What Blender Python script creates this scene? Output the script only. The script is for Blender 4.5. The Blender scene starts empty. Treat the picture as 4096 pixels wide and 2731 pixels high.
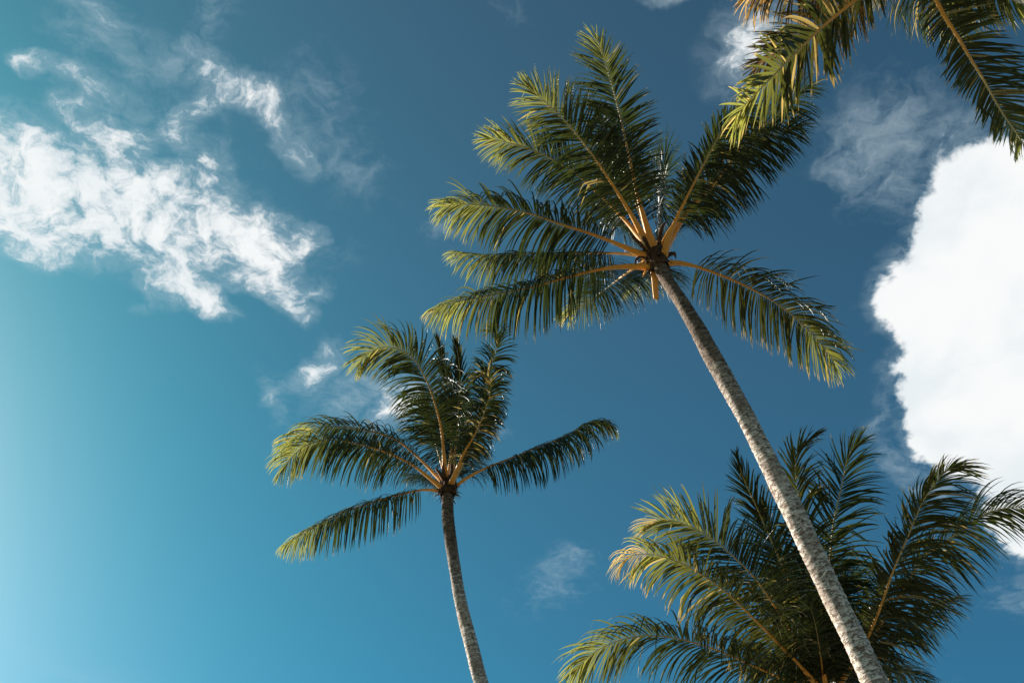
import bpy, math, random
import numpy as np
from mathutils import Vector, Matrix

SC = bpy.context.scene
COL = SC.collection
rng = random.Random(11)

# ------------------------------------------------------------------ camera
F = 3982.0                      # focal length in photo pixels (35 mm on full frame)
W, H = 4096.0, 2731.0
PITCH = math.radians(51)
CAM = Vector((0, 0, 1.6))
R_ = Vector((1, 0, 0))
F_ = Vector((0, math.cos(PITCH), math.sin(PITCH)))
U_ = Vector((0, -math.sin(PITCH), math.cos(PITCH)))

cam = bpy.data.cameras.new('camera')
cam.sensor_width = 36
cam.lens = F / W * 36
cam.clip_start = 0.1
cam.clip_end = 20000
camo = bpy.data.objects.new('camera', cam)
camo.location = CAM
camo.rotation_euler = (math.pi / 2 + PITCH, 0, 0)
COL.objects.link(camo)
SC.camera = camo


def ray(x, y):
    return R_ * ((x - W / 2) / F) + U_ * ((H / 2 - y) / F) + F_


def pt(x, y, d):
    return CAM + ray(x, y) * d


def proj(p):
    q = p - CAM
    d = q.dot(F_)
    if d < 0.2:
        return None
    return Vector((W / 2 + F * q.dot(R_) / d, H / 2 - F * q.dot(U_) / d))


# ------------------------------------------------------------------ sun, sky, exposure
SUN_AZ, SUN_EL = math.radians(-61), math.radians(25)
SUN_DIR = Vector((math.sin(SUN_AZ) * math.cos(SUN_EL), math.cos(SUN_AZ) * math.cos(SUN_EL), math.sin(SUN_EL)))
sl = bpy.data.lights.new('sun', 'SUN')
sl.energy = 5.0
sl.angle = math.radians(0.5)
sl.color = (1.0, 0.95, 0.87)
so = bpy.data.objects.new('sun', sl)
so.rotation_euler = SUN_DIR.to_track_quat('Z', 'Y').to_euler()
so.location = (0, 0, 40)
COL.objects.link(so)

SC.view_settings.view_transform = 'Standard'
SC.view_settings.look = 'None'
SC.view_settings.exposure = 0.95
SC.view_settings.gamma = 1.0
SC.view_settings.use_curve_mapping = False


class NT:
    """small helper for node trees"""
    def __init__(self, tree):
        self.t = tree

    def n(self, typ, **kw):
        nd = self.t.nodes.new(typ)
        for k, v in kw.items():
            setattr(nd, k, v)
        return nd

    def link(self, a, b):
        self.t.links.new(a, b)

    def setin(self, sock, v):
        if isinstance(v, bpy.types.NodeSocket):
            self.link(v, sock)
        else:
            sock.default_value = v

    def math(self, op, a, b=0.0, c=None, clamp=False):
        nd = self.n('ShaderNodeMath', operation=op, use_clamp=clamp)
        self.setin(nd.inputs[0], a)
        self.setin(nd.inputs[1], b)
        if c is not None:
            self.setin(nd.inputs[2], c)
        return nd.outputs[0]

    def vmath(self, op, a, b=None, scale=None):
        nd = self.n('ShaderNodeVectorMath', operation=op)
        self.setin(nd.inputs[0], a)
        if b is not None:
            self.setin(nd.inputs[1], b)
        if scale is not None:
            self.setin(nd.inputs['Scale'], scale)
        return nd.outputs['Value'] if op in ('LENGTH', 'DOT_PRODUCT') else nd.outputs[0]

    def mix(self, fac, a, b, blend='MIX'):
        nd = self.n('ShaderNodeMix', data_type='RGBA', blend_type=blend)
        self.setin(nd.inputs[0], fac)
        self.setin(nd.inputs[6], a)
        self.setin(nd.inputs[7], b)
        return nd.outputs[2]

    def smooth(self, x, lo, hi, a=0.0, b=1.0):
        nd = self.n('ShaderNodeMapRange', interpolation_type='SMOOTHSTEP')
        self.setin(nd.inputs[0], x)
        self.setin(nd.inputs[1], lo)
        self.setin(nd.inputs[2], hi)
        self.setin(nd.inputs[3], a)
        self.setin(nd.inputs[4], b)
        return nd.outputs[0]

    def noise(self, vec, scale, detail=4, rough=0.5, lac=2.0, dist=0.0, color=False, kind='FBM'):
        nd = self.n('ShaderNodeTexNoise', noise_dimensions='3D')
        self.setin(nd.inputs['Vector'], vec)
        nd.inputs['Scale'].default_value = scale
        nd.inputs['Detail'].default_value = detail
        nd.inputs['Roughness'].default_value = rough
        nd.inputs['Lacunarity'].default_value = lac
        nd.inputs['Distortion'].default_value = dist
        return nd.outputs['Color'] if color else nd.outputs[0]


def build_sky():
    w = bpy.data.worlds.new('World')
    SC.world = w
    w.use_nodes = True
    w.node_tree.nodes.clear()
    T = NT(w.node_tree)
    sky = T.n('ShaderNodeTexSky', sky_type='NISHITA')
    sky.sun_disc = False
    sky.sun_elevation = SUN_EL
    sky.sun_rotation = SUN_AZ
    sky.altitude = 0
    sky.air_density = 1.0
    sky.dust_density = 2.5
    sky.ozone_density = 1.0
    # film tint of the air: cooler and lighter towards the horizon, teal in the mid tones, whiter near the sun
    tcs = T.n('ShaderNodeTexCoord')
    szs = T.n('ShaderNodeSeparateXYZ')
    T.link(tcs.outputs['Generated'], szs.inputs[0])
    dz = T.math('SUBTRACT', T.math('MAXIMUM', szs.outputs[2], 0.15), 0.8)
    sc_ = T.n('ShaderNodeSeparateColor')
    T.link(sky.outputs[0], sc_.inputs[0])
    chan = []
    for k, (t0, t1) in enumerate(((0.312, 0.34), (0.768, -0.39), (0.83, -0.65))):
        chan.append(T.math('MULTIPLY', T.math('MULTIPLY', sc_.outputs[k], t0), T.math('EXPONENT', T.math('MULTIPLY', dz, t1))))
    rmp = T.n('ShaderNodeValToRGB')
    rmp.color_ramp.interpolation = 'B_SPLINE'
    el = rmp.color_ramp.elements
    for pos, v in ((0.0, .62), (0.10, .60), (0.16, .48), (0.28, .30), (0.43, .46), (0.62, .72), (1.0, .80)):
        e_ = el.new(pos) if pos not in (0.0, 1.0) else el[0 if pos == 0 else -1]
        e_.color = (v, v, v, 1)
    T.link(T.math('MULTIPLY', chan[1], 0.112), rmp.inputs[0])
    red = T.math('MULTIPLY', T.math('MULTIPLY', chan[0], rmp.outputs[0]), 2.0)
    cc_ = T.n('ShaderNodeCombineColor')
    T.link(red, cc_.inputs[0])
    T.link(chan[1], cc_.inputs[1])
    T.link(chan[2], cc_.inputs[2])
    tinted = cc_.outputs[0]

    # cloud deck: direction -> point on a flat layer overhead
    tc = T.n('ShaderNodeTexCoord')
    d = tc.outputs['Generated']
    sep = T.n('ShaderNodeSeparateXYZ')
    T.link(d, sep.inputs[0])
    z = T.math('MAXIMUM', sep.outputs[2], 0.06)
    cb = T.n('ShaderNodeCombineXYZ')
    T.link(T.math('DIVIDE', sep.outputs[0], z), cb.inputs[0])
    T.link(T.math('DIVIDE', sep.outputs[1], z), cb.inputs[1])
    p = cb.outputs[0]

    # domain warp makes torn, wispy edges
    wc = T.noise(p, 5.0, 3, 0.55, color=True)
    wv = T.vmath('SUBTRACT', wc, (0.5, 0.5, 0.5))
    wv = T.vmath('MULTIPLY', wv, (1, 1, 0))
    pw = T.vmath('ADD', p, T.vmath('SCALE', wv, scale=0.10))
    wc2 = T.noise(p, 22.0, 3, 0.6, color=True)
    wv2 = T.vmath('MULTIPLY', T.vmath('SUBTRACT', wc2, (0.5, 0.5, 0.5)), (1, 1, 0))
    pw2 = T.vmath('ADD', pw, T.vmath('SCALE', wv2, scale=0.040))

    def deck(x, y):
        v = ray(x, y)
        return np.array((v.x / v.z, v.y / v.z))

    def blobs(lst, vec, base=0.0):
        acc = None
        for (cx, cy, rx, ry, ang, wt) in lst:
            c = deck(cx, cy)
            a = math.radians(ang)
            h = 2.0
            J = np.stack([(deck(cx + h, cy) - deck(cx - h, cy)) / (2 * h),
                          (deck(cx, cy + h) - deck(cx, cy - h)) / (2 * h)], axis=1)
            M = np.array([[math.cos(a) / rx, math.sin(a) / rx], [-math.sin(a) / ry, math.cos(a) / ry]])
            A = M @ np.linalg.inv(J)
            _, s, vt = np.linalg.svd(A)
            if np.linalg.det(vt) < 0:
                vt[1] *= -1
            th = math.atan2(vt[0, 1], vt[0, 0])
            m = T.n('ShaderNodeMapping', vector_type='TEXTURE')
            T.link(vec, m.inputs[0])
            m.inputs['Location'].default_value = (c[0], c[1], 0)
            m.inputs['Rotation'].default_value = (0, 0, th)
            m.inputs['Scale'].default_value = (1 / s[0], 1 / s[1], 1)
            g = T.n('ShaderNodeTexGradient', gradient_type='SPHERICAL')
            T.link(m.outputs[0], g.inputs[0])
            v = T.math('SUBTRACT', 1.0, T.math('MULTIPLY', g.outputs[1], wt, clamp=True))
            acc = v if acc is None else T.math('MULTIPLY', acc, v)
        return T.math('SUBTRACT', 1.0, acc)

    heap = [(4230, 1330, 880, 1080, 0, 1.5), (3715, 1225, 290, 210, 10, 0.9), (3840, 1640, 340, 430, 0, 1.1),
            (4110, 2080, 260, 290, 0, 1.0), (3980, 830, 300, 290, -40, 1.0), (3770, 980, 190, 210, 0, 0.8),
            (5000, 1300, 900, 900, 0, 1.3)]
    wisp = [(-20, 600, 340, 210, 10, 1.3), (150, 740, 400, 210, 25, 1.1), (330, 880, 440, 220, 12, 1.0),
            (560, 870, 220, 200, 0, .9), (640, 760, 150, 110, -20, 0.9), (60, 860, 260, 200, 0, .7),
            (700, 980, 460, 260, 18, 1.1), (960, 960, 350, 230, 10, 1.05), (1070, 1070, 260, 190, 30, 1.0),
            (700, 1120, 200, 130, 10, .9), (870, 1230, 190, 80, 30, 1.0), (1180, 1210, 210, 90, 52, .95),
            (1235, 985, 120, 70, -45, .8), (1045, 395, 230, 100, 22, 1.0), (1160, 490, 140, 80, 60, .75),
            (1210, 610, 170, 85, 35, .68), (770, 440, 240, 110, -28, .85), (690, 540, 150, 110, 60, .8),
            (470, 580, 280, 110, -10, .85), (490, 680, 220, 150, 60, .9), (840, 660, 210, 200, 70, .75),
            (260, 315, 210, 85, 12, .85), (350, 440, 250, 130, -20, .72), (130, 270, 120, 80, 40, .7),
            (780, 250, 240, 120, 25, .8), (150, 1000, 200, 120, 10, .7), (320, 1010, 230, 110, 10, .8),
            (1275, 1190, 110, 80, -30, .75), (545, 1205, 110, 70, 10, .6), (420, 60, 260, 130, 35, .62),
            (1245, 1500, 190, 110, -40, .95), (1085, 1600, 90, 180, 0, .55), (1550, 1630, 230, 150, -28, .92), (2990, 190, 240, 360, 5, .80),
            (1920, 1690, 200, 80, 0, .5), (-500, 500, 600, 350, 0, 1.2), (-700, 1500, 300, 200, 0, .8)]
    veil = [(3560, 500, 460, 320, -30, .68), (3470, 700, 300, 260, 10, .9), 
            (2660, 10, 210, 60, 0, .9), (400, 130, 320, 220, 20, .6), (840, 60, 180, 200, 30, .75),
            (1300, 440, 320, 300, 30, .65), (1450, 720, 260, 200, 30, .6), (1720, 950, 230, 130, 0, .65),
            (2220, 2340, 340, 150, -18, .55), (2290, 2210, 150, 110, 0, .7), (3590, 1860, 170, 130, 60, .75),
            (3545, 1660, 110, 190, 0, .65), (3700, 1960, 170, 110, 30, .75), (4050, 2360, 210, 110, 0, .75),
            (3650, 860, 170, 190, 0, .65), (2050, 30, 160, 90, 0, .55), (640, 260, 200, 90, 0, .6), (1440, 1590, 460, 220, -20, .85),
            (1320, 1040, 220, 140, 0, .5), (600, 500, 700, 420, 10, .55), (4800, 2400, 900, 300, 0, .8), (2100, -700, 900, 300, 20, .8)]

    # fractal detail
    f1 = T.noise(pw2, 11.0, 7, 0.64)
    f2 = T.noise(pw2, 40.0, 5, 0.64)
    fb = T.math('ADD', T.math('MULTIPLY', f1, 0.55), T.math('MULTIPLY', f2, 0.45))
    fbc = T.math('SUBTRACT', fb, 0.5)

    cw = blobs(wisp, pw2)
    xw = T.math('ADD', cw, T.math('MULTIPLY', fbc, 3.3))
    gate = T.smooth(cw, 0.0, 0.42)
    dens_w = T.math('MULTIPLY', T.smooth(xw, 0.27, 1.15), gate)
    thin = T.math('MULTIPLY', T.smooth(xw, -0.10, 0.80), gate)
    dens_w = T.math('MAXIMUM', dens_w, T.math('MULTIPLY', thin, 0.28))

    cv = blobs(veil, pw2)
    xv = T.math('ADD', cv, T.math('MULTIPLY', fbc, 4.2))
    dens_v = T.math('MULTIPLY', T.smooth(xv, 0.0, 1.35), T.smooth(cv, 0.0, 0.65))

    # heap cloud with billowing edge
    def billow(scale, rough):
        vo = T.n('ShaderNodeTexVoronoi', feature='F1', voronoi_dimensions='2D')
        T.link(pw, vo.inputs['Vector'])
        vo.inputs['Scale'].default_value = scale
        vo.inputs['Detail'].default_value = 3.0
        vo.inputs['Roughness'].default_value = rough
        return T.math('SUBTRACT', 0.45, vo.outputs['Distance'])
    bil = T.math('ADD', T.math('MULTIPLY', billow(9.0, 0.5), 0.6), T.math('MULTIPLY', billow(26.0, 0.55), 0.35))
    chp = blobs(heap, p)
    xh = T.math('ADD', chp, T.math('MULTIPLY', bil, 0.34))
    xh = T.math('ADD', xh, T.math('MULTIPLY', fbc, 0.50))
    dens_h = T.smooth(xh, 0.28, 0.47)
    fringe = T.math('MULTIPLY', T.smooth(xh, 0.08, 0.40), T.smooth(fb, 0.36, 0.62))
    dens_h = T.math('MAXIMUM', dens_h, T.math('MULTIPLY', fringe, 0.26))
    # faint relief inside the heap
    relief = T.noise(pw, 6.0, 5, 0.55)

    # scattered fair-weather cloud over the rest of the sky, away from the named clouds
    r2 = T.vmath('LENGTH', T.vmath('SUBTRACT', p, tuple(deck(2048, 1365)) + (0,)))
    gen = T.noise(pw2, 2.3, 9, 0.58)
    dens_g = T.math('MULTIPLY', T.smooth(gen, 0.52, 0.72), T.smooth(r2, 0.95, 1.6))

    alpha = T.math('MAXIMUM', T.math('MAXIMUM', dens_w, T.math('MULTIPLY', dens_v, 0.36)), T.math('MAXIMUM', dens_h, dens_g))
    alpha = T.math('MULTIPLY', alpha, T.smooth(sep.outputs[2], 0.05, 0.2))
    white = T.mix(T.smooth(relief, 0.35, 0.62), (7.3, 7.8, 8.05, 1), (8.5, 8.65, 8.65, 1))
    wthin = T.mix(T.smooth(alpha, 0.1, 0.9), (4.7, 6.0, 6.6, 1), white)
    out = T.mix(alpha, tinted, wthin)
    bg = T.n('ShaderNodeBackground')
    T.link(out, bg.inputs[0])
    bg.inputs[1].default_value = 0.058
    o = T.n('ShaderNodeOutputWorld')
    T.link(bg.outputs[0], o.inputs[0])
    w.cycles.sampling_method = 'MANUAL'
    w.cycles.sample_map_resolution = 512


build_sky()


# ------------------------------------------------------------------ helpers
def mat(name):
    m = bpy.data.materials.new(name)
    m.use_nodes = True
    m.node_tree.nodes.clear()
    T = NT(m.node_tree)
    o = T.n('ShaderNodeOutputMaterial')
    return m, T, o


def mesh_obj(name, verts, faces, m, parent=None, loc=(0, 0, 0), attr=None, smooth=True, vec=None):
    me = bpy.data.meshes.new(name)
    me.from_pydata([tuple(v) for v in verts], [], faces)
    if smooth:
        me.polygons.foreach_set('use_smooth', [True] * len(me.polygons))
    if attr is not None:
        a = me.attributes.new('leaf', 'FLOAT_VECTOR', 'POINT')
        a.data.foreach_set('vector', np.asarray(attr, dtype=np.float32).ravel())
    me.materials.append(m)
    o = bpy.data.objects.new(name, me)
    COL.objects.link(o)
    o.location = loc
    if parent is not None:
        o.parent = parent
    return o


# ------------------------------------------------------------------ materials
def leaf_material(name, dark, light, tipcol, through, dry):
    m, T, o = mat(name)
    at = T.n('ShaderNodeAttribute', attribute_name='leaf')
    sep = T.n('ShaderNodeSeparateXYZ')
    T.link(at.outputs['Vector'], sep.inputs[0])
    rnd, along, s = sep.outputs
    geo = T.n('ShaderNodeTexCoord')
    nz = T.noise(geo.outputs['Object'], 9.0, 4, 0.6)
    c = T.mix(T.math('ADD', T.math('MULTIPLY', rnd, 0.7), T.math('MULTIPLY', nz, 0.4)), dark, light)
    # painted sunlight: leaflet colour pales towards the end of the frond
    c = T.mix(T.math('MULTIPLY', T.smooth(s, 0.60, 1.0, 0, 0.75), T.math('ADD', 0.55, T.math('MULTIPLY', rnd, 0.6))), c, tipcol)
    # dried leaflet tips
    dr = T.smooth(T.math('ADD', along, T.math('MULTIPLY', T.math('SUBTRACT', rnd, 0.5), 0.30)), 1.02 - dry, 1.12 - dry)
    c = T.mix(dr, c, (0.34, 0.25, 0.12, 1))
    c = T.mix(T.smooth(nz, 0.58, 0.70, 0, 0.25 + dry * 1.5), c, (0.15, 0.11, 0.03, 1))
    pb = T.n('ShaderNodeBsdfPrincipled')
    T.link(c, pb.inputs['Base Color'])
    pb.inputs['Roughness'].default_value = 0.34
    pb.inputs['Specular IOR Level'].default_value = 0.42
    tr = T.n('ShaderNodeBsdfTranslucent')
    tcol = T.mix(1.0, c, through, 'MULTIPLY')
    # crown shade put into the translucent colour: darker towards the frond base
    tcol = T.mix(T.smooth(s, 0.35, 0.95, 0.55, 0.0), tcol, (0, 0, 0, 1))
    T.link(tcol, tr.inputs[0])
    ad = T.n('ShaderNodeMixShader')
    ad.inputs[0].default_value = 0.40
    T.link(pb.outputs[0], ad.inputs[1])
    T.link(tr.outputs[0], ad.inputs[2])
    T.link(ad.outputs[0], o.inputs[0])
    return m


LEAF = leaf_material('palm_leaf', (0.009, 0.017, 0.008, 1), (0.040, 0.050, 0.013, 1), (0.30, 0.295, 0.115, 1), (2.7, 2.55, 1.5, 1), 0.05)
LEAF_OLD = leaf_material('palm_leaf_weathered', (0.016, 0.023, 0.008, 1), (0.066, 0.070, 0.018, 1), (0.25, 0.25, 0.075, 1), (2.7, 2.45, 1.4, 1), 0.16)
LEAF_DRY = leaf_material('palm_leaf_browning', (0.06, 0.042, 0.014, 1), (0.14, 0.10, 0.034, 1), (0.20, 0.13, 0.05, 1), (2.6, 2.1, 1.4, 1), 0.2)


def rachis_material():
    m, T, o = mat('palm_midrib')
    at = T.n('ShaderNodeAttribute', attribute_name='leaf')
    sep = T.n('ShaderNodeSeparateXYZ')
    T.link(at.outputs['Vector'], sep.inputs[0])
    s = sep.outputs[2]
    tc = T.n('ShaderNodeTexCoord')
    nz = T.noise(tc.outputs['Object'], 14.0, 5, 0.6)
    c = T.mix(T.smooth(s, 0.25, 0.75), (0.74, 0.32, 0.05, 1), (0.46, 0.35, 0.15, 1))
    c = T.mix(T.smooth(nz, 0.50, 0.75, 0, 0.5), c, (0.36, 0.14, 0.03, 1))
    pb = T.n('ShaderNodeBsdfPrincipled')
    T.link(c, pb.inputs['Base Color'])
    pb.inputs['Roughness'].default_value = 0.42
    bp = T.n('ShaderNodeBump')
    bp.inputs['Strength'].default_value = 0.25
    bp.inputs['Distance'].default_value = 0.02
    T.link(nz, bp.inputs['Height'])
    T.link(bp.outputs[0], pb.inputs['Normal'])
    T.link(pb.outputs[0], o.inputs[0])
    return m


RACHIS = rachis_material()


def trunk_material():
    m, T, o = mat('palm_bark')
    at = T.n('ShaderNodeAttribute', attribute_name='leaf')   # (cos, sin, length) in metres round the stem
    v = at.outputs['Vector']
    mp = T.n('ShaderNodeMapping')
    T.link(v, mp.inputs[0])
    mp.inputs['Scale'].default_value = (1, 1, 2.6)
    n1 = T.noise(mp.outputs[0], 8.5, 4, 0.62, dist=1.0)      # flaky bark stretched round the stem
    pits = T.noise(mp.outputs[0], 15.0, 2, 0.5, dist=1.2)
    big = T.noise(v, 2.2, 4, 0.6)
    sep = T.n('ShaderNodeSeparateXYZ')
    T.link(v, sep.inputs[0])
    # ring scars with a wavy edge
    ph = T.math('ADD', T.math('MULTIPLY', sep.outputs[2], 8.5), T.math('MULTIPLY', n1, 2.2))
    ring = T.math('PINGPONG', ph, 0.5)
    ringd = T.smooth(ring, 0.0, 0.20)
    c = T.mix(T.smooth(n1, 0.34, 0.60), (0.20, 0.12, 0.085, 1), (0.76, 0.635, 0.54, 1))
    c = T.mix(T.smooth(big, 0.47, 0.66, 0, 0.65), c, (0.28, 0.195, 0.145, 1))
    c = T.mix(T.math('MULTIPLY', T.math('SUBTRACT', 1.0, ringd), T.smooth(big, 0.35, 0.6, 0.9, 0.45)), c, (0.15, 0.08, 0.05, 1))
    pm = T.smooth(pits, 0.565, 0.605)
    c = T.mix(T.math('MULTIPLY', pm, 0.85), c, (0.09, 0.052, 0.032, 1))
    lich = T.noise(v, 9.0, 2, 0.5)
    c = T.mix(T.smooth(lich, 0.64, 0.70, 0, 0.5), c, (0.58, 0.55, 0.42, 1))
    # fibrous brown bark just under the crown, darkened further as painted crown shade
    info = T.n('ShaderNodeAttribute', attribute_name='topness')
    c = T.mix(T.math('MULTIPLY', T.smooth(info.outputs['Fac'], 0.0, 0.6), 0.9), c, T.mix(T.smooth(n1, 0.4, 0.66), (0.045, 0.024, 0.013, 1), (0.20, 0.13, 0.085, 1)))
    pb = T.n('ShaderNodeBsdfPrincipled')
    T.link(c, pb.inputs['Base Color'])
    pb.inputs['Roughness'].default_value = 0.85
    pb.inputs['Specular IOR Level'].default_value = 0.2
    hgt = T.math('ADD', T.math('MULTIPLY', n1, 0.6), T.math('MULTIPLY', ringd, 0.35))
    hgt = T.math('SUBTRACT', hgt, T.math('MULTIPLY', pm, 0.5))
    bp = T.n('ShaderNodeBump')
    bp.inputs['Strength'].default_value = 0.7
    bp.inputs['Distance'].default_value = 0.012
    T.link(hgt, bp.inputs['Height'])
    T.link(bp.outputs[0], pb.inputs['Normal'])
    T.link(pb.outputs[0], o.inputs[0])
    return m


TRUNK = trunk_material()


def fibre_material():
    m, T, o = mat('palm_fibre')
    tc = T.n('ShaderNodeTexCoord')
    nz = T.noise(tc.outputs['Object'], 26.0, 5, 0.65)
    c = T.mix(T.smooth(nz, 0.38, 0.66), (0.030, 0.014, 0.008, 1), (0.16, 0.075, 0.03, 1))
    pb = T.n('ShaderNodeBsdfPrincipled')
    T.link(c, pb.inputs['Base Color'])
    pb.inputs['Roughness'].default_value = 0.9
    bp = T.n('ShaderNodeBump')
    bp.inputs['Strength'].default_value = 1.0
    bp.inputs['Distance'].default_value = 0.04
    T.link(nz, bp.inputs['Height'])
    T.link(bp.outputs[0], pb.inputs['Normal'])
    T.link(pb.outputs[0], o.inputs[0])
    return m


FIBRE = fibre_material()


def ground_material():
    m, T, o = mat('dry_sand_and_grass')
    tc = T.n('ShaderNodeTexCoord')
    a = T.noise(tc.outputs['Object'], 0.25, 6, 0.6)
    b = T.noise(tc.outputs['Object'], 14.0, 5, 0.6)
    c = T.mix(T.smooth(a, 0.40, 0.50), (0.30, 0.24, 0.16, 1), (0.06, 0.065, 0.025, 1))
    c = T.mix(T.smooth(b, 0.4, 0.7, 0, 0.35), c, (0.28, 0.22, 0.14, 1))
    pb = T.n('ShaderNodeBsdfPrincipled')
    T.link(c, pb.inputs['Base Color'])
    pb.inputs['Roughness'].default_value = 0.95
    bp = T.n('ShaderNodeBump')
    bp.inputs['Strength'].default_value = 0.5
    T.link(b, bp.inputs['Height'])
    T.link(bp.outputs[0], pb.inputs['Normal'])
    T.link(pb.outputs[0], o.inputs[0])
    return m


g = mesh_obj('ground', [(-6000, -6000, 0), (6000, -6000, 0), (6000, 6000, 0), (-6000, 6000, 0)], [(0, 1, 2, 3)], ground_material(), smooth=False)
g['kind'] = 'structure'


# ------------------------------------------------------------------ curves
def catmull(P, n):
    P = [Vector(p) for p in P]
    Q = [P[0] * 2 - P[1]] + P + [P[-1] * 2 - P[-2]]
    out = []
    for i in range(len(P) - 1):
        a, b, c, d = Q[i:i + 4]
        for k in range(24):
            t = k / 24
            out.append(0.5 * ((2 * b) + (c - a) * t + (2 * a - 5 * b + 4 * c - d) * t * t + (3 * b - a - 3 * c + d) * t ** 3))
    out.append(P[-1])
    L = [0.0]
    for i in range(1, len(out)):
        L.append(L[-1] + (out[i] - out[i - 1]).length)
    res = []
    j = 0
    for k in range(n):
        s = L[-1] * k / (n - 1)
        while j < len(L) - 2 and L[j + 1] < s:
            j += 1
        t = (s - L[j]) / max(1e-9, L[j + 1] - L[j])
        res.append(out[j].lerp(out[j + 1], min(1, max(0, t))))
    return res, L[-1]


def perp(v, t):
    return v - t * v.dot(t)


def interp(x, pts):
    for (a, va), (b, vb) in zip(pts, pts[1:]):
        if x <= b:
            return va + (vb - va) * (x - a) / (b - a)
    return pts[-1][1]


def wave(x, seed):
    """smooth 1-D noise, about -1..1"""
    r = 0.0
    for i, (f, a) in enumerate(((3.1, .5), (7.3, .35), (15.7, .3))):
        r += a * math.sin(f * x * 2 * math.pi + seed * (1.7 + i) * 2.3)
    return r


# ------------------------------------------------------------------ trunk
def trunk(palm, pts, top_brown, ringseed):
    """pts: (world point, radius) from the ground up"""
    base = palm.location
    n_long = 520
    path, L = catmull([p for p, r in pts], n_long)
    cum = [0.0]
    for (a, _), (b, _) in zip(pts, pts[1:]):
        cum.append(cum[-1] + (b - a).length)
    rad = [(c / cum[-1], r) for c, (p, r) in zip(cum, pts)]
    nr = 40
    V, A, Fc, top = [], [], [], []
    rr = random.Random(ringseed)
    # ring scars: uneven spacing
    rings = []
    s = 0.0
    while s < L:
        s += rr.uniform(0.055, 0.10)
        rings.append((s, rr.uniform(0.3, 1.0), rr.uniform(0, 6.28)))
    prev = None
    X = Vector((1, 0, 0))
    ri = 0
    for i, p in enumerate(path):
        t = (path[min(i + 1, n_long - 1)] - path[max(i - 1, 0)]).normalized()
        X = perp(X, t).normalized()
        Y = t.cross(X)
        s = L * i / (n_long - 1)
        r0 = interp(i / (n_long - 1), rad)
        while ri < len(rings) - 1 and rings[ri][0] < s - 0.03:
            ri += 1
        for k in range(nr):
            a = 2 * math.pi * k / nr
            bump = 0.0
            for q in (ri - 1, ri, ri + 1):
                if 0 <= q < len(rings):
                    rs, ra, rp = rings[q]
                    ds = s - rs - 0.014 * math.sin(a + rp) - 0.008 * math.sin(3 * a + rp * 2)
                    bump += ra * (math.exp(-(ds / 0.012) ** 2) * 0.008 - math.exp(-((ds - 0.022) / 0.013) ** 2) * 0.008)
            lump = 0.006 * math.sin(2 * a + s * 1.9 + ringseed) + 0.005 * math.sin(3 * a - s * 3.1) + 0.003 * math.sin(5 * a + s * 7.0) + 0.006 * math.sin(s * 2.2 + ringseed)
            r = r0 + bump + lump * r0 / 0.16
            q = p + (X * math.cos(a) + Y * math.sin(a)) * r
            V.append(q - base)
            A.append((math.cos(a) * r0, math.sin(a) * r0, s))
            top.append(max(0.0, min(1.0, (s - (L - top_brown)) / top_brown)))
    for i in range(n_long - 1):
        for k in range(nr):
            k2 = (k + 1) % nr
            Fc.append((i * nr + k, i * nr + k2, (i + 1) * nr + k2, (i + 1) * nr + k))
    Fc.append(tuple(range(nr))[::-1])
    Fc.append(tuple((n_long - 1) * nr + k for k in range(nr)))
    o = mesh_obj('trunk', V, Fc, TRUNK, palm, attr=A)
    ta = o.data.attributes.new('topness', 'FLOAT', 'POINT')
    ta.data.foreach_set('value', top)
    return o


def sheath(palm, c, axis, r, length, seed):
    """brown fibrous matting between the leaf bases, with ragged strips"""
    rr = random.Random(seed)
    axis = axis.normalized()
    X = perp(Vector((1, 0.2, 0)), axis).normalized()
    Y = axis.cross(X)
    V, Fc = [], []
    nr, nl = 30, 16
    for i in range(nl):
        t = i / (nl - 1)
        rad = r * interp(t, [(0, .95), (.2, 1.15), (.55, 1.3), (.85, 1.0), (1, .35)])
        for k in range(nr):
            a = 2 * math.pi * k / nr
            q = rad * (1 + rr.uniform(-.10, .12))
            V.append(axis * (length * (t - 0.45) + rr.uniform(-.012, .012)) + (X * math.cos(a) + Y * math.sin(a)) * q)
    for i in range(nl - 1):
        for k in range(nr):
            k2 = (k + 1) % nr
            Fc.append((i * nr + k, i * nr + k2, (i + 1) * nr + k2, (i + 1) * nr + k))
    for _ in range(150):
        a = rr.uniform(0, 6.283)
        t = rr.uniform(0.05, 0.9)
        out = X * math.cos(a) + Y * math.sin(a)
        p = axis * (length * (t - .45)) + out * r * rr.uniform(.9, 1.2)
        d = (out * rr.uniform(.2, 1.0) + axis * rr.uniform(-.9, .5) + Vector((rr.uniform(-.5, .5), rr.uniform(-.5, .5), rr.uniform(-.5, .3)))).normalized()
        w = axis.cross(out).normalized() * rr.uniform(.008, .028)
        ln = rr.uniform(.06, .22)
        b = len(V)
        mid = p + d * ln * .5 + Vector((0, 0, -.01))
        end = p + d * ln + Vector((0, 0, -ln * .3))
        V += [p - w, p + w, mid - w * .7, mid + w * .7, end]
        Fc += [(b, b + 1, b + 3, b + 2), (b + 2, b + 3, b + 4)]
    return mesh_obj('crown_fibre', V, Fc, FIBRE, palm, loc=c - palm.location, smooth=False)


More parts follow.
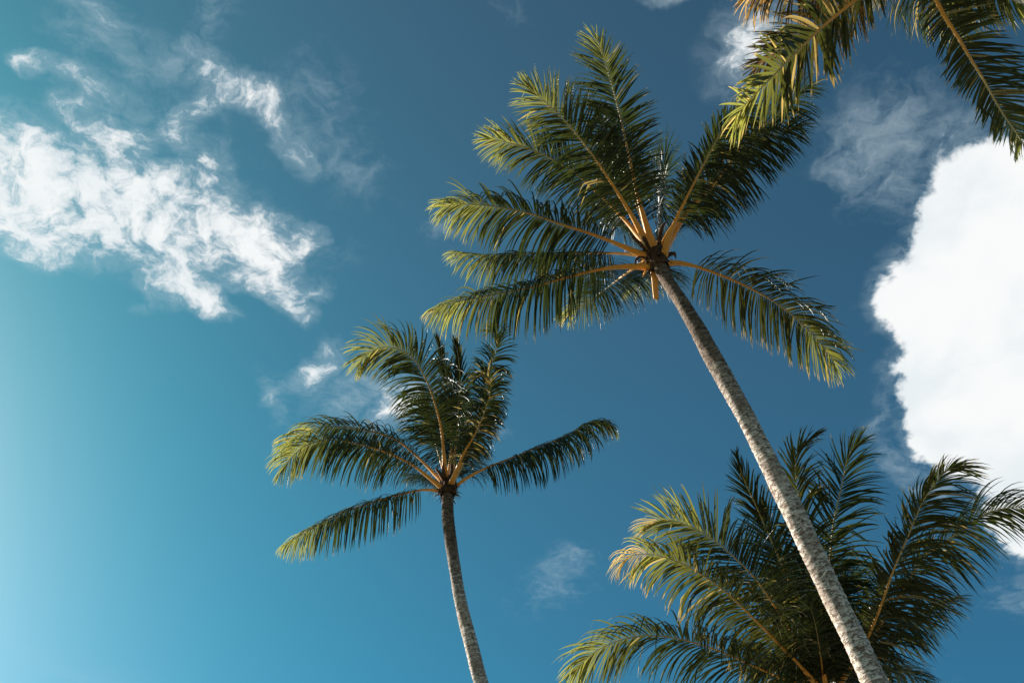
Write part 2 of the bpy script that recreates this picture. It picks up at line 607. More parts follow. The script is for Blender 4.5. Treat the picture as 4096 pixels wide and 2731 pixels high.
def stub(palm, p, d, w, ln, label=None):
    """cut-off leaf base: flat wedge with a broken end"""
    d = d.normalized()
    S = d.cross(Vector((0, 0, 1)))
    if S.length < .2:
        S = Vector((1, 0, 0))
    S.normalize()
    N = S.cross(d)
    V, A = [], []
    nl, nr = 7, 10
    for i in range(nl):
        t = i / (nl - 1)
        ww = w * interp(t, [(0, 1.25), (.3, 1.0), (1, .8)])
        th = w * .38
        for k in range(nr):
            a = 2 * math.pi * k / nr
            jag = 0.03 * math.sin(3 * a) if i == nl - 1 else 0
            V.append(d * (ln * t + jag) + S * math.cos(a) * ww * .5 + N * (math.sin(a) * th * .5 - .06 * t * t))
            A.append((.5, .5, 0.1))
    Fc = []
    for i in range(nl - 1):
        for k in range(nr):
            k2 = (k + 1) % nr
            Fc.append((i * nr + k, i * nr + k2, (i + 1) * nr + k2, (i + 1) * nr + k))
    Fc.append(tuple((nl - 1) * nr + k for k in range(nr)))
    o = mesh_obj('leaf_stub', V, Fc, RACHIS, palm, loc=p - palm.location, attr=A)
    if label:
        o['label'] = label
    return o


def bract(palm, pts, w, seed):
    """dry brown boat-shaped sheath or flower stalk poking out between the leaf bases"""
    path, L = catmull(pts, 14)
    V, Fc, org = [], [], path[0]
    nr = 6
    for i, p in enumerate(path):
        t = (path[min(i + 1, 13)] - path[max(i - 1, 0)]).normalized()
        X = perp(Vector((1, .1, 0)), t).normalized()
        Y = t.cross(X)
        ww = w * interp(i / 13, [(0, .5), (.3, 1), (.7, .8), (1, .06)])
        for k in range(nr):
            a = 2 * math.pi * k / nr
            V.append(p - org + X * math.cos(a) * ww * .5 + Y * math.sin(a) * ww * .28)
    for i in range(13):
        for k in range(nr):
            k2 = (k + 1) % nr
            Fc.append((i * nr + k, i * nr + k2, (i + 1) * nr + k2, (i + 1) * nr + k))
    return mesh_obj('flower_sheath', V, Fc, FIBRE, palm, loc=org - palm.location)


# ------------------------------------------------------------------ fronds
GRAV = Vector((0, 0, -1))


def leaflet_geo(p, d, wdir, ln, wid, pull, seed, twist, s, rnd, curl):
    """one strap leaflet: V-folded blade bending under its pull"""
    rr = random.Random(seed)
    ns = 7
    V, A = [], []
    step = ln / ns
    pos = Vector(p)
    d = d.normalized()
    w = perp(wdir, d).normalized()
    tw = rr.uniform(-.5, .5) + twist
    kink = rr.random()
    kpos = rr.randint(2, 5) if kink < 0.13 else -1
    fold = rr.uniform(.25, .5)
    for i in range(ns + 1):
        t = i / ns
        ww = wid * interp(t, [(0, .45), (.12, .9), (.35, 1.0), (.7, .72), (.9, .36), (1, .05)])
        n = d.cross(w).normalized()
        a = tw * (0.35 + t * 0.9)
        w2 = w * math.cos(a) + n * math.sin(a)
        n2 = d.cross(w2)
        V += [pos - w2 * ww * .5 - n2 * ww * fold * .5, pos.copy(), pos + w2 * ww * .5 - n2 * ww * fold * .5]
        A += [(rnd, t, s)] * 3
        pos = pos + d * step
        d = d + pull * (step * (0.55 + 1.1 * t)) + n * (curl * step * t * 2.2)
        d += Vector((rr.uniform(-1, 1), rr.uniform(-1, 1), rr.uniform(-1, 1))) * 0.045
        if i == kpos:
            d = d * .5 + pull.normalized() * 1.1 if pull.length > .05 else d
        d.normalize()
        w = perp(w, d).normalized()
    Fc = []
    for i in range(ns):
        b = i * 3
        Fc += [(b, b + 1, b + 4, b + 3), (b + 1, b + 2, b + 5, b + 4)]
    return V, Fc, A


def frond(palm, crown_d, px, dt=0.0, bulge=0.0, roll=0.0, n=82, length=0.95, width=0.048, droop=1.0, wind=(0, 0),
          lift=0.10, bare=0.20, petw=0.14, mat_=None, label=None, seed=0, clump=0.20, start=0.0, sides=(1.0, 1.0),
          ragged=0.0, taper=0.34, fwd=0.0, drytip=1.1, dryodds=0.02, tip_light=1.0):
    mat_ = mat_ or LEAF
    L2 = [0.0]
    for a, b in zip(px, px[1:]):
        L2.append(L2[-1] + math.hypot(b[0] - a[0], b[1] - a[1]))
    P = []
    for (x, y), l in zip(px, L2):
        s = start + (1 - start) * l / L2[-1]
        P.append(pt(x, y, crown_d + dt * s + bulge * 4 * s * (1 - s)))
    N = 70
    path, L = catmull(P, N)
    org = path[0]
    axis_c = palm['_axis']
    rad = perp(path[-1] - org, Vector((0, 0, 1)))
    rad = rad.normalized() if rad.length > .1 else Vector((0, 1, 0))
    frames = []
    for i in range(N):
        t = (path[min(i + 1, N - 1)] - path[max(i - 1, 0)]).normalized()
        u = perp(Vector((0, 0, 1)) * 0.85 - rad * 0.6, t).normalized()
        sd = t.cross(u).normalized()
        rl = roll if not callable(roll) else roll(i / (N - 1))
        u2 = u * math.cos(rl) + sd * math.sin(rl)
        frames.append((t, u2, t.cross(u2).normalized()))
    # midrib
    V, A, Fc = [], [], []
    nr = 10
    for i in range(N):
        s = start + (1 - start) * i / (N - 1)
        w = petw * interp(s, [(0, 1.35), (.05, 1.0), (bare, .52), (.5, .30), (.8, .15), (1, .05)])
        th = w * interp(s, [(0, .45), (bare, .62), (.5, .8), (1, .9)])
        t, u, sd = frames[i]
        for k in range(nr):
            a = 2 * math.pi * k / nr
            ca, sa = math.cos(a), math.sin(a)
            V.append(path[i] - org + sd * ca * w * .5 + u * (sa if sa < 0 else sa * .35) * th * .6)
            A.append((0.5, 0.5, s))
    for i in range(N - 1):
        for k in range(nr):
            k2 = (k + 1) % nr
            Fc.append((i * nr + k, i * nr + k2, (i + 1) * nr + k2, (i + 1) * nr + k))
    Fc.append(tuple((N - 1) * nr + k for k in range(nr)))
    fo = mesh_obj('frond', V, Fc, RACHIS, palm, loc=org - palm.location, attr=A)
    if label:
        fo['label'] = label
    # leaflets
    windv = R_ * wind[0] + (-U_) * wind[1]
    pull0 = GRAV * (droop * 1.35) - U_ * (droop * 0.65) + windv
    rr = random.Random(seed * 97 + 5)
    n = int(n * 1.55)
    length *= 1.10
    width *= 0.66
    b0 = max(0.0, (bare - start) / (1 - start))
    rows = []
    for side in (0, 1):
        sg = 1 if side else -1
        if sides[side] <= 0:
            continue
        cph = rr.uniform(0, 9)
        cstart, cend, conv = 0, 0, 0.0
        for j in range(n):
            q = (j + 0.5 + rr.uniform(-.3, .3)) / n
            if ragged and rr.random() < ragged * (0.4 + 0.6 * (wave(q * .7, seed + side) > .15)):
                continue
            f = b0 + (1 - b0) * q ** 0.94
            i = f * (N - 1)
            i0 = min(N - 2, int(i))
            fr = i - i0
            t, u, sd = frames[i0]
            p = path[i0].lerp(path[i0 + 1], fr) - org
            if j >= cend:
                cstart, cend = j, j + rr.randint(2, 8)
                conv = rr.uniform(-.1, 1.15) if rr.random() < .8 else -.4
            cl = wave(q, cph) * clump + (j - (cstart + cend - 1) / 2) * (L * (1 - b0) / n) / max(.3, length * .75) * conv
            ang = math.radians(interp(q, [(0, 78), (.15, 72), (.5, 58), (.8, 42), (.93, 26), (1, 9)])) + cl + rr.gauss(0, .05) - fwd
            lf = lift + rr.gauss(0, .16) + 0.16 * wave(q * .8, cph + 3)
            d = t * math.cos(ang) + (sd * sg * math.cos(lf) + u * math.sin(lf)) * math.sin(ang)
            ln = length * sides[side] * interp(q, [(0, .62), (.12, .9), (.35, 1.0), (.6, .92), (.85, .70), (1, taper)]) * rr.uniform(.86, 1.08)
            if rr.random() < 0.05:
                ln *= rr.uniform(.45, .8)
            wd = width * interp(q, [(0, .7), (.2, 1), (.7, .9), (1, .55)]) * rr.uniform(.82, 1.15)
            if q > drytip:
                wd *= .6
            pull = pull0 * ((2.2 if q > drytip else 1) + 0.35 * wave(q * 1.3, cph + 1) + rr.gauss(0, .22))
            rnd = min(1, max(0, .5 + .28 * wave(q * .6, cph + 7) + rr.gauss(0, .2)))
            s = (bare + (1 - bare) * q) * tip_light  # scales the painted tip sunlight; low values keep inner fronds shaded
            Vl, Fl, Al = leaflet_geo((0, 0, 0), d, t, ln, wd, pull, rr.random(), sg * 0.15 + cl, s, rnd, rr.gauss(0, .13))
            off = p
            if q > drytip or rr.random() < dryodds:
                Al = [(a_[0], a_[1] + 1.0, a_[2]) for a_ in Al]
            tipw = org + off + Vl[-2]
            mid = org + off + Vl[len(Vl) // 2]
            a_, m_, b_ = proj(org + off), proj(mid), proj(tipw)
            vis = 0.0
            if m_ is not None and b_ is not None and a_ is not None and 0 < m_.x < W and 0 < m_.y < H:
                vis = (b_ - a_).length
            rows.append((vis, off, Vl, Fl, Al, rnd))
    PALM_ROWS.append((fo, rows, mat_))
    return fo


PALM_ROWS = []


def finish_palm(limit=300):
    """the leaflets that show largest become objects of their own, the rest of each frond one mass"""
    allv = sorted((r[0] for _, rows, _ in PALM_ROWS for r in rows), reverse=True)
    cut = max(40.0, allv[limit] if len(allv) > limit else 0.0)
    for fo, rows, m in PALM_ROWS:
        V, Fc, A = [], [], []
        for vis, off, Vl, Fl, Al, rnd in rows:
            if vis > cut:
                mesh_obj('leaflet', Vl, Fl, m, fo, loc=off, attr=Al)
            else:
                b = len(V)
                V += [v + off for v in Vl]
                Fc += [tuple(k + b for k in f) for f in Fl]
                A += Al
        if V:
            o = mesh_obj('leaflets', V, Fc, m, fo, attr=A)
            o['kind'] = 'stuff'
    PALM_ROWS.clear()


def palm_root(loc, label, axis):
    e = bpy.data.objects.new('palm_tree', None)
    e.empty_display_size = 1
    e.location = loc
    COL.objects.link(e)
    e['label'] = label
    e['category'] = 'palm tree'
    e['group'] = 'coconut palms seen from below'
    e['_axis'] = 0
    return e


# ================================================================== palm 1: leaning trunk, upper centre
D1 = 18.0
tp = [(pt(3640, 3010, 12.0), .168), (pt(3500, 2731, 12.7), .163), (pt(3318, 2350, 13.55), .158), (pt(3130, 1960, 14.55), .152),
      (pt(3010, 1720, 15.2), .146), (pt(2880, 1480, 15.95), .142), (pt(2745, 1240, 16.9), .132), (pt(2668, 1120, 17.55), .122), (pt(2632, 1050, 17.9), .120)]
b = tp[0][0]
base1 = Vector((b.x + 1.0, b.y + .55, 0))
tp = [(base1, .26), (base1.lerp(b, .12) + Vector((.15, .08, 0)), .20), (base1.lerp(b, .55) + Vector((.12, .05, 0)), .175)] + tp
palm = palm_root(base1, 'tall palm whose long pale mottled trunk leans across the right half', None)
trunk(palm, tp, 4.6, 1)
ax1 = tp[-1][0] - tp[-2][0]
c1 = pt(2622, 1030, D1)
sheath(palm, c1, ax1, .15, .66, 3)
stub(palm, pt(2618, 1085, D1 - .12), pt(2622, 1178, D1 - .2) - pt(2618, 1085, D1 - .12), .12, .52, 'pale sawn-off leaf base hanging below the crown')
stub(palm, pt(2590, 1080, D1 - .05), pt(2553, 1098, D1 - .25) - pt(2590, 1080, D1), .10, .22)
stub(palm, pt(2668, 1020, D1 + .1), pt(2682, 1010, D1 + .1) - pt(2668, 1020, D1), .09, .14)
for q_ in ([(2585, 1005, 0), (2560, 975, -.15), (2530, 945, -.3), (2516, 925, -.35)], [(2640, 1000, 0), (2638, 950, .1), (2650, 905, .2), (2672, 880, .3)],
           [(2600, 1000, -.05), (2580, 960, -.1), (2568, 925, -.1), (2545, 890, -.1)], [(2590, 1035, -.1), (2562, 1028, -.3), (2545, 1040, -.45), (2540, 1060, -.5)],
           [(2668, 1030, 0), (2690, 1010, .1), (2700, 1020, .1), (2704, 1036, .1)]):
    bract(palm, [pt(x, y, D1 + e) for x, y, e in q_], .085, 1)
K = dict(length=.98, width=.05)
frond(palm, D1, [(2612, 985), (2556, 803), (2514, 618), (2482, 470), (2440, 313), (2398, 183), (2384, 150)], dt=-.2, bulge=-.1, seed=1, **{**K, "length": 0.82}, droop=0.45, roll=.25, sides=(.85, 1.1), tip_light=0.85)
frond(palm, D1, [(2604, 1000), (2514, 840), (2431, 710), (2347, 590), (2246, 470), (2144, 377), (2106, 345)], dt=-.4, bulge=-.2, seed=2, **{**K, "length": 0.84}, droop=0.6, roll=.2)
frond(palm, D1 + .2, [(2600, 1000), (2505, 886), (2394, 775), (2273, 673), (2116, 595), (2014, 567), (1945, 553)], dt=.5, bulge=.3, seed=3, **{**K, "length": 0.85}, droop=0.8)
frond(palm, D1, [(2592, 1030), (2486, 983), (2384, 942), (2255, 900), (2116, 854), (1977, 826), (1839, 817), (1772, 829)], dt=-.3, bulge=-.1, seed=4, **K, droop=1.35, roll=.1, lift=-0.2)
frond(palm, D1 + .3, [(2590, 1022), (2440, 1011), (2255, 1011), (2070, 1011), (1959, 1018), (1866, 1010), (1830, 1004)], dt=1.3, bulge=.4, seed=5, **K, droop=1.6, roll=-.55, wind=(-.25, 0), clump=.26, lift=-0.4)
frond(palm, D1 - .1, [(2598, 1066), (2486, 1067), (2384, 1080), (2255, 1113), (2116, 1150), (1977, 1178), (1839, 1205), (1783, 1222), (1730, 1242)], dt=-.1, bulge=.0, seed=6, **K, droop=2.1, roll=.15, label='lowest left frond with its leaflets hanging straight down', lift=-0.45, drytip=0.97)
frond(palm, D1 + .3, [(2590, 1040), (2510, 1090), (2430, 1150), (2340, 1215), (2260, 1262)], dt=3.2, bulge=.8, seed=7, length=.85, width=.045, droop=1.2)
frond(palm, D1 + .2, [(2630, 1055), (2612, 1085), (2585, 1125), (2540, 1165)], dt=3.6, bulge=.9, seed=17, length=.9, width=.04, droop=1.2)
frond(palm, D1, [(2668, 1052), (2727, 1053), (2801, 1071), (2902, 1108), (2995, 1150), (3087, 1201), (3180, 1270), (3272, 1363), (3328, 1432), (3346, 1474)], dt=.2, bulge=.3, seed=8, **K, droop=1.15, roll=-.1, bare=.15, petw=.12, mat_=LEAF_OLD, label='frond drooping to the right beside the trunk, olive green', lift=-0.05)
frond(palm, D1 - .1, [(2655, 1025), (2671, 960), (2708, 868), (2754, 775), (2801, 683), (2845, 600), (2890, 520), (2950, 450), (3000, 420)], dt=-.3, bulge=-.2, seed=9, length=1.05, width=.05, droop=1.0, wind=(.35, 0), roll=.2, sides=(1, .5), tip_light=.78)
frond(palm, D1 + .1, [(2660, 1010), (2684, 960), (2745, 858), (2830, 745), (2976, 618), (3087, 544), (3190, 506)], dt=.6, bulge=.2, seed=10, **K, droop=1.2, wind=(.25, 0), tip_light=.62)
frond(palm, D1 + .2, [(2650, 990), (2700, 900), (2850, 745), (2996, 550), (3093, 475), (3190, 375), (3240, 345)], dt=.2, bulge=.0, seed=11, **K, droop=1.2, wind=(.35, 0), ragged=.3, tip_light=.62)

frond(palm, D1 + .35, [(2628, 990), (2645, 860), (2655, 740), (2660, 640)], dt=2.2, bulge=.6, seed=12, length=.95, width=.05, droop=.45, wind=(.25, -.2), taper=.8, tip_light=.62)
frond(palm, D1 + .3, [(2612, 990), (2540, 800), (2470, 620), (2420, 520), (2396, 455)], dt=1.5, bulge=.4, seed=13, length=0.75, width=.05, droop=.5, tip_light=.62)
frond(palm, D1 + .3, [(2606, 1005), (2520, 930), (2430, 860), (2350, 810)], dt=2.6, bulge=.8, seed=14, length=.85, width=.045, droop=.8, tip_light=.62)
frond(palm, D1 + .3, [(2640, 1000), (2690, 920), (2740, 850), (2800, 800)], dt=3.0, bulge=.9, seed=15, length=.9, width=.045, droop=.9, tip_light=.62)
finish_palm()

# ================================================================== palm 2: slim curved trunk, centre left
D2 = 23.2
tp = [(pt(1985, 2900, 19.4), .150), (pt(1925, 2731, 20.0), .142), (pt(1880, 2560, 20.6), .138), (pt(1838, 2380, 21.2), .134),
      (pt(1808, 2200, 22.0), .130), (pt(1792, 2060, 22.6), .130), (pt(1790, 1985, 23.0), .132), (pt(1791, 1955, 23.2), .13)]
b = tp[0][0]
base2 = Vector((b.x + .55, b.y - .1, 0))
tp = [(base2, .24), (base2.lerp(b, .12), .18), (base2.lerp(b, .55) + Vector((.12, .0, 0)), .155)] + tp
palm = palm_root(base2, 'smaller palm left of centre, windswept arching fronds on a slim curved trunk', None)
trunk(palm, tp, 3.4, 2)
c2 = pt(1791, 1950, D2)
sheath(palm, c2, tp[-1][0] - tp[-2][0], .165, .62, 4)
stub(palm, pt(1770, 1920, D2), pt(1748, 1872, D2) - pt(1770, 1920, D2), .06, .3)
stub(palm, pt(1822, 1975, D2 - .05), pt(1828, 1962, D2 - .2) - pt(1822, 1975, D2), .10, .12)
for q_ in ([(1782, 1930, 0), (1776, 1900, -.1), (1772, 1870, -.1), (1776, 1845, -.1)], [(1800, 1930, .1), (1806, 1890, .15), (1808, 1850, .2), (1803, 1825, .2)],
           [(1776, 1925, 0), (1764, 1900, -.1), (1752, 1882, -.1), (1742, 1872, -.2)]):
    bract(palm, [pt(x, y, D2 + e) for x, y, e in q_], .09, 1)
K = dict(length=1.0, width=.052)
frond(palm, D2 + .2, [(1778, 1935), (1711, 1866), (1655, 1812), (1579, 1755), (1475, 1722), (1381, 1708), (1286, 1708), (1192, 1741), (1135, 1782)], dt=.5, bulge=.3, seed=21, **K, droop=1.4, wind=(-.25, 0), lift=-0.15)
frond(palm, D2 - .1, [(1774, 1955), (1702, 1897), (1636, 1850), (1541, 1807), (1428, 1774), (1333, 1760), (1239, 1774), (1173, 1821), (1128, 1885)], dt=-.6, bulge=-.1, seed=22, **K, droop=1.6, roll=.1, lift=-0.2)
frond(palm, D2 + .1, [(1782, 1925), (1776, 1830), (1766, 1722), (1744, 1628), (1711, 1533), (1664, 1448), (1607, 1401), (1522, 1390), (1456, 1427), (1438, 1458)], dt=-.5, bulge=-.2, seed=23, length=1.1, width=.055, droop=0.9, wind=(-.35, 0), roll=.1)
frond(palm, D2 + .4, [(1795, 1925), (1806, 1780), (1796, 1628), (1782, 1486), (1763, 1400), (1748, 1352)], dt=1.0, bulge=.5, seed=24, length=.6, width=0.055, droop=.3, fwd=0.55, n=60, tip_light=.62)
frond(palm, D2 + .4, [(1800, 1925), (1826, 1760), (1834, 1628), (1839, 1500), (1832, 1420), (1822, 1360)], dt=.8, bulge=.5, seed=25, length=.6, width=0.055, droop=.35, fwd=0.5, n=60, tip_light=.62)
frond(palm, D2 - .1, [(1802, 1940), (1853, 1817), (1900, 1735), (1938, 1647), (1961, 1562), (1958, 1516), (1935, 1497), (1895, 1512)], dt=-.8, bulge=-.3, seed=26, length=0.62, width=.052, droop=1.8, roll=.2, mat_=LEAF, label='frond curling over at its tip, browned on one side', lift=-0.2, dryodds=0.2, tip_light=.62)
frond(palm, D2 + .3, [(1804, 1935), (1862, 1817), (1915, 1660), (1957, 1486), (1980, 1420), (1992, 1354), (1983, 1318), (1950, 1326)], dt=.6, bulge=.2, seed=27, length=0.68, width=.055, droop=1.2, ragged=.25, clump=.4, lift=-0.1, tip_light=.62)
frond(palm, D2, [(1808, 1955), (1862, 1914), (1938, 1873), (2042, 1831), (2183, 1774), (2278, 1732), (2353, 1689), (2410, 1682), (2450, 1706)], dt=.3, bulge=.2, seed=28, length=0.95, width=.055, droop=2.4, roll=.2, petw=.13, bare=.21, label='single frond stretched out to the right, leaflets hanging like a fringe', lift=-0.55, tip_light=.78)
frond(palm, D2, [(1776, 1964), (1702, 1957), (1636, 1968), (1541, 1991), (1428, 2029), (1333, 2067), (1239, 2119), (1140, 2178)], dt=.2, bulge=.2, seed=29, length=1.0, width=.052, droop=2.2, roll=-.2, bare=.14, label='lowest frond, stretched out to the left', lift=-0.35)
frond(palm, D2 + .4, [(1778, 1950), (1730, 1925), (1680, 1905), (1630, 1915)], dt=3.2, bulge=.9, seed=30, length=0.75, width=.045, droop=1.2, label='frond behind the crown', tip_light=.62)
frond(palm, D2 + .4, [(1800, 1940), (1840, 1870), (1880, 1800), (1910, 1760)], dt=3.0, bulge=.8, seed=31, length=.95, width=.05, droop=1.3, tip_light=.62)
frond(palm, D2 + .3, [(1795, 1930), (1800, 1800), (1815, 1680), (1840, 1590)], dt=1.6, bulge=.6, seed=32, length=.95, width=.05, droop=.6, roll=0.5, tip_light=.62)
frond(palm, D2 + .3, [(1788, 1930), (1750, 1800), (1720, 1690), (1690, 1600)], dt=1.6, bulge=.6, seed=33, length=1.0, width=.05, droop=.7, roll=0.7, tip_light=.62)
finish_palm()

# ================================================================== palm 3: big shaggy crown, bottom right
D3 = 17.0
c3 = pt(3300, 2830, D3)
base3 = Vector((c3.x + .5, c3.y + .3, 0))
palm = palm_root(base3, 'shaggy dark palm crown at lower right behind the big leaning trunk', None)
tp = [(base3, .26), (base3.lerp(c3, .1), .2), (base3.lerp(c3, .55) + Vector((.1, 0, 0)), .165), (c3 - Vector((0, 0, .2)), .15), (c3, .14)]
trunk(palm, tp, 1.5, 3)
sheath(palm, c3, Vector((0, 0, 1)), .17, .7, 5)
stub(palm, pt(3302, 2740, D3 - .25), pt(3292, 2678, D3 - .35) - pt(3302, 2740, D3 - .25), .09, .28)
K = dict(length=1.05, width=.054, n=88)
frond(palm, D3, [(3290, 2775), (3190, 2732), (3080, 2690), (2885, 2605), (2764, 2565), (2651, 2543), (2539, 2545), (2442, 2573), (2361, 2620), (2290, 2695)], dt=-.5, bulge=-.2, seed=41, **K, droop=0.9, wind=(-.15, 0), bare=.12, petw=.11)
frond(palm, D3 - .2, [(3290, 2765), (3190, 2650), (3087, 2545), (3006, 2464), (2893, 2359), (2764, 2271), (2651, 2226), (2579, 2214), (2514, 2226), (2484, 2262)], dt=-.9, bulge=-.3, seed=42, length=.92, width=.05, droop=1.2, roll=.35, bare=.16, n=88, mat_=LEAF_OLD, label='frond with a dry broken yellow tip', lift=-0.1, drytip=0.86, petw=.11)
frond(palm, D3 + .1, [(3295, 2760), (3230, 2630), (3150, 2500), (3038, 2335), (2974, 2263), (2885, 2182), (2813, 2130), (2724, 2089), (2651, 2077), (2600, 2090)], dt=-.2, bulge=-.1, seed=43, length=1.1, width=.054, droop=.45, wind=(-.1, 0), n=88, drytip=0.95, petw=.11)
frond(palm, D3 + .3, [(3300, 2760), (3250, 2560), (3190, 2400), (3087, 2166), (3038, 2053), (2982, 1932), (2948, 1830)], dt=.3, bulge=.2, seed=44, length=.7, width=.054, droop=.5, fwd=.35, n=80, bare=0.09, tip_light=.62)
frond(palm, D3 + .3, [(3310, 2760), (3290, 2520), (3270, 2300), (3226, 2134), (3195, 1989), (3180, 1860), (3206, 1790), (3256, 1745)], dt=.2, bulge=.1, seed=45, length=.8, width=.055, droop=.8, wind=(.45, 0), fwd=.25, n=70, mat_=LEAF_OLD, bare=0.09, petw=0.07, tip_light=.62)
frond(palm, D3 + .2, [(3316, 2760), (3308, 2560), (3312, 2370), (3329, 2134), (3345, 2037), (3369, 1932), (3393, 1827), (3436, 1765)], dt=.4, bulge=.2, seed=46, length=1.0, width=.056, droop=.35, wind=(.55, .25), clump=.3, n=74, bare=0.09, tip_light=.62)
frond(palm, D3 - .1, [(3325, 2765), (3390, 2690), (3440, 2610), (3482, 2520), (3522, 2424), (3570, 2287), (3635, 2134), (3691, 2005), (3748, 1924), (3785, 1880), (3850, 1868)], dt=-.5, bulge=-.2, seed=47, length=1.25, width=.056, droop=.7, wind=(1.1, -.1), clump=.28, n=105, mat_=LEAF_OLD, label='frond blown to the right, its leaflets all swept to one side', dryodds=0.06, sides=(1, .5), bare=0.12, tip_light=.78)
frond(palm, D3 + .1, [(3330, 2765), (3400, 2670), (3470, 2570), (3570, 2424), (3691, 2230), (3780, 2166), (3877, 2093), (3973, 2042), (4096, 2025), (4180, 2040)], dt=.3, bulge=.1, seed=48, length=1.15, width=.054, droop=.9, wind=(.7, 0), clump=.22, n=100, bare=0.12, tip_light=.78)
frond(palm, D3 + .3, [(3330, 2770), (3430, 2680), (3540, 2590), (3640, 2500), (3720, 2440), (3800, 2400)], dt=1.6, bulge=.5, seed=49, length=1.2, width=.052, droop=1.0, wind=(.6, 0), bare=0.09, petw=0.07, tip_light=.62)
frond(palm, D3 + .5, [(3320, 2770), (3420, 2720), (3520, 2690), (3620, 2690), (3700, 2720)], dt=2.6, bulge=.8, seed=50, length=1.1, width=.05, droop=1.0, wind=(.3, 0), bare=0.09, petw=0.07, tip_light=.62)
frond(palm, D3 - .1, [(3300, 2765), (3240, 2600), (3190, 2450), (3150, 2340), (3120, 2280)], dt=1.6, bulge=.5, seed=51, length=0.95, width=.05, droop=0.9, roll=.3, bare=0.09, petw=0.07, tip_light=.62)
frond(palm, D3 + .3, [(3312, 2765), (3330, 2540), (3365, 2380), (3410, 2290)], dt=1.2, bulge=.4, seed=52, length=1.2, width=.052, droop=.7, wind=(.5, 0), bare=0.09, petw=0.07, tip_light=.62)
frond(palm, D3 + .4, [(3300, 2765), (3240, 2580), (3160, 2420), (3090, 2320)], dt=1.8, bulge=.5, seed=53, length=1.1, width=.05, droop=.9, bare=0.09, petw=0.07, tip_light=.62)
frond(palm, D3 + .4, [(3295, 2770), (3190, 2690), (3080, 2620), (2980, 2570)], dt=2.2, bulge=.6, seed=54, length=1.1, width=.05, droop=1.0, bare=0.09, petw=0.07, tip_light=.62)
frond(palm, D3 + .3, [(3305, 2765), (3280, 2560), (3230, 2380), (3170, 2250)], dt=1.0, bulge=.3, seed=55, length=1.1, width=.052, droop=.7, bare=0.09, petw=0.07, tip_light=.62)
frond(palm, D3 - .2, [(3300, 2790), (3285, 2640), (3262, 2500), (3240, 2420)], dt=-.7, bulge=.1, seed=56, length=1.0, width=.05, droop=1.2, bare=.05, petw=.06, tip_light=.55, clump=.4)
frond(palm, D3 - .1, [(3320, 2790), (3350, 2650), (3400, 2530), (3450, 2450)], dt=.3, bulge=.2, seed=57, length=1.15, width=.05, droop=1.1, bare=.05, petw=.06, tip_light=.55, wind=(.5, 0), clump=.4)
frond(palm, D3 - .1, [(3290, 2800), (3220, 2720), (3140, 2660), (3060, 2640)], dt=.2, bulge=.2, seed=58, length=1.0, width=.05, droop=1.2, bare=.05, petw=.06, tip_light=.55, clump=.4)
finish_palm()

# ================================================================== palm 4: nearest crown, top right corner
D4 = 14.6
c4 = pt(3660, -170, D4)
base4 = Vector((c4.x + 7.0, c4.y - 1.6, 0))
palm = palm_root(base4, 'near palm with yellow-green drooping fronds and dry tips in the top right corner', None)
tp = [(base4, .28), (base4.lerp(c4, .1), .21), (base4.lerp(c4, .5) + Vector((.25, 0, -.3)), .17), (base4.lerp(c4, .9), .15), (c4 - Vector((-.1, 0, .15)), .145), (c4, .14)]
trunk(palm, tp, 2.0, 4)
sheath(palm, c4, tp[-1][0] - tp[-3][0], .19, .7, 6)
K = dict(length=.95, width=.062, mat_=LEAF_OLD)
frond(palm, D4 - .1, [(3645, -160), (3560, -105), (3490, -50), (3420, 0), (3351, 57), (3282, 114), (3219, 177), (3173, 223), (3116, 280), (3059, 338), (3008, 389), (2979, 421), (2945, 465)], dt=-.8, bulge=.2, seed=61, **{**K, "width": 0.085, "length": 0.82}, n=50, droop=.55, bare=.16, clump=0.5, ragged=.06, taper=.62, lift=.05, label='yellow-green frond slanting down to the left', dryodds=0.07)
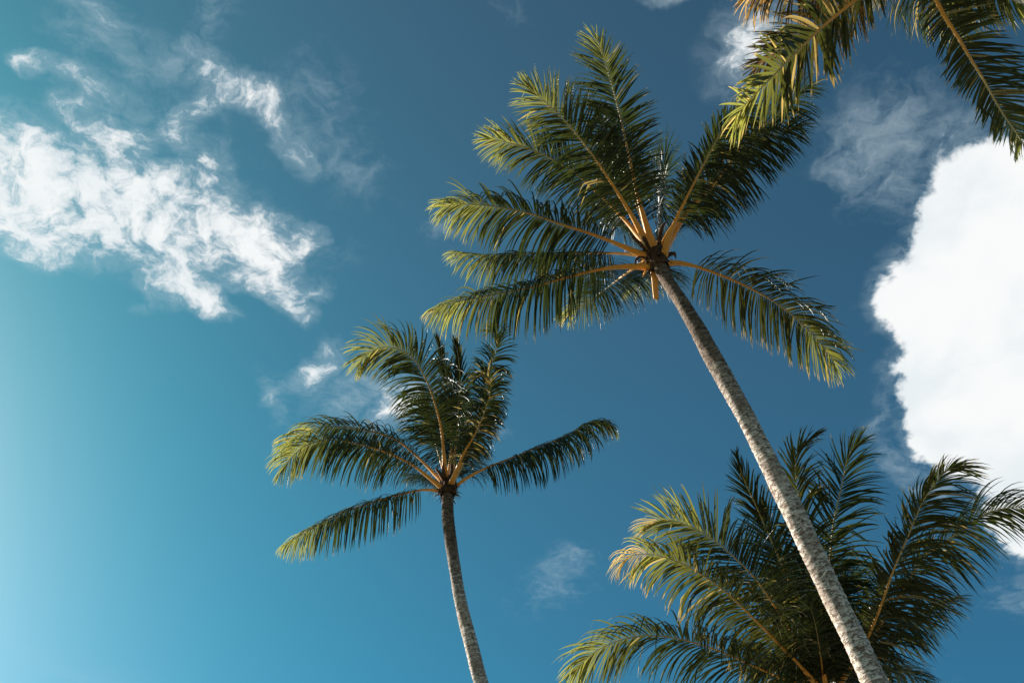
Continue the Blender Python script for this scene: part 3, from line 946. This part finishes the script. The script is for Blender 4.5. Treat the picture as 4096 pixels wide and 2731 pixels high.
frond(palm, D4 - .1, [(3668, -160), (3715, -60), (3775, 60), (3820, 130), (3855, 189), (3889, 246), (3935, 320), (3969, 383), (4009, 452), (4055, 515), (4096, 584), (4150, 690)], dt=-.5, bulge=.2, seed=62, length=0.75, width=.056, mat_=LEAF_OLD, n=84, droop=0.45, wind=(.35, 0), clump=.3, bare=.12, label='frond hanging down to the right with curling pale leaflets', dryodds=0.12, sides=(.6, 1))
frond(palm, D4 + .4, [(3645, -175), (3500, -165), (3350, -145), (3200, -105), (3080, -62), (2985, -20)], dt=.6, bulge=.3, seed=63, length=.95, width=.055, n=58, mat_=LEAF_DRY, droop=1.5, bare=.16, label='frond along the top edge, drying to brown', dryodds=0.3)
frond(palm, D4 + .5, [(3640, -165), (3500, -75), (3350, 30), (3220, 125), (3110, 205), (3020, 270)], dt=1.2, bulge=.2, seed=64, length=.8, width=.05, n=64, mat_=LEAF_DRY, droop=.6, ragged=.15)
frond(palm, D4, [(3660, -165), (3640, -120), (3610, -85), (3570, -60)], dt=2.4, bulge=.7, seed=65, length=.9, width=.05, n=60, droop=1.3, mat_=LEAF_OLD, dryodds=0.15)
frond(palm, D4 - .1, [(3670, -175), (3790, -150), (3900, -110), (4010, -60), (4110, 5)], dt=.3, bulge=.3, seed=66, length=0.85, width=.055, n=76, droop=1.1, wind=(.5, 0), mat_=LEAF_OLD, bare=.12)
frond(palm, D4 + .2, [(3668, -165), (3720, -80), (3790, 10), (3860, 90)], dt=2.2, bulge=.7, seed=67, length=1.0, width=.05, n=70, droop=1.0, wind=(.4, 0), bare=.1, dryodds=0.15)
frond(palm, D4 + .2, [(3668, -180), (3720, -330), (3790, -480), (3900, -640)], dt=.6, bulge=.2, seed=68, length=.9, width=.05, n=60, droop=.6)
frond(palm, D4 + .2, [(3650, -180), (3560, -330), (3450, -480), (3330, -600)], dt=.6, bulge=.2, seed=69, length=.9, width=.05, n=60, droop=.6)
finish_palm()
for o in COL.objects:
    if '_axis' in o:
        del o['_axis']
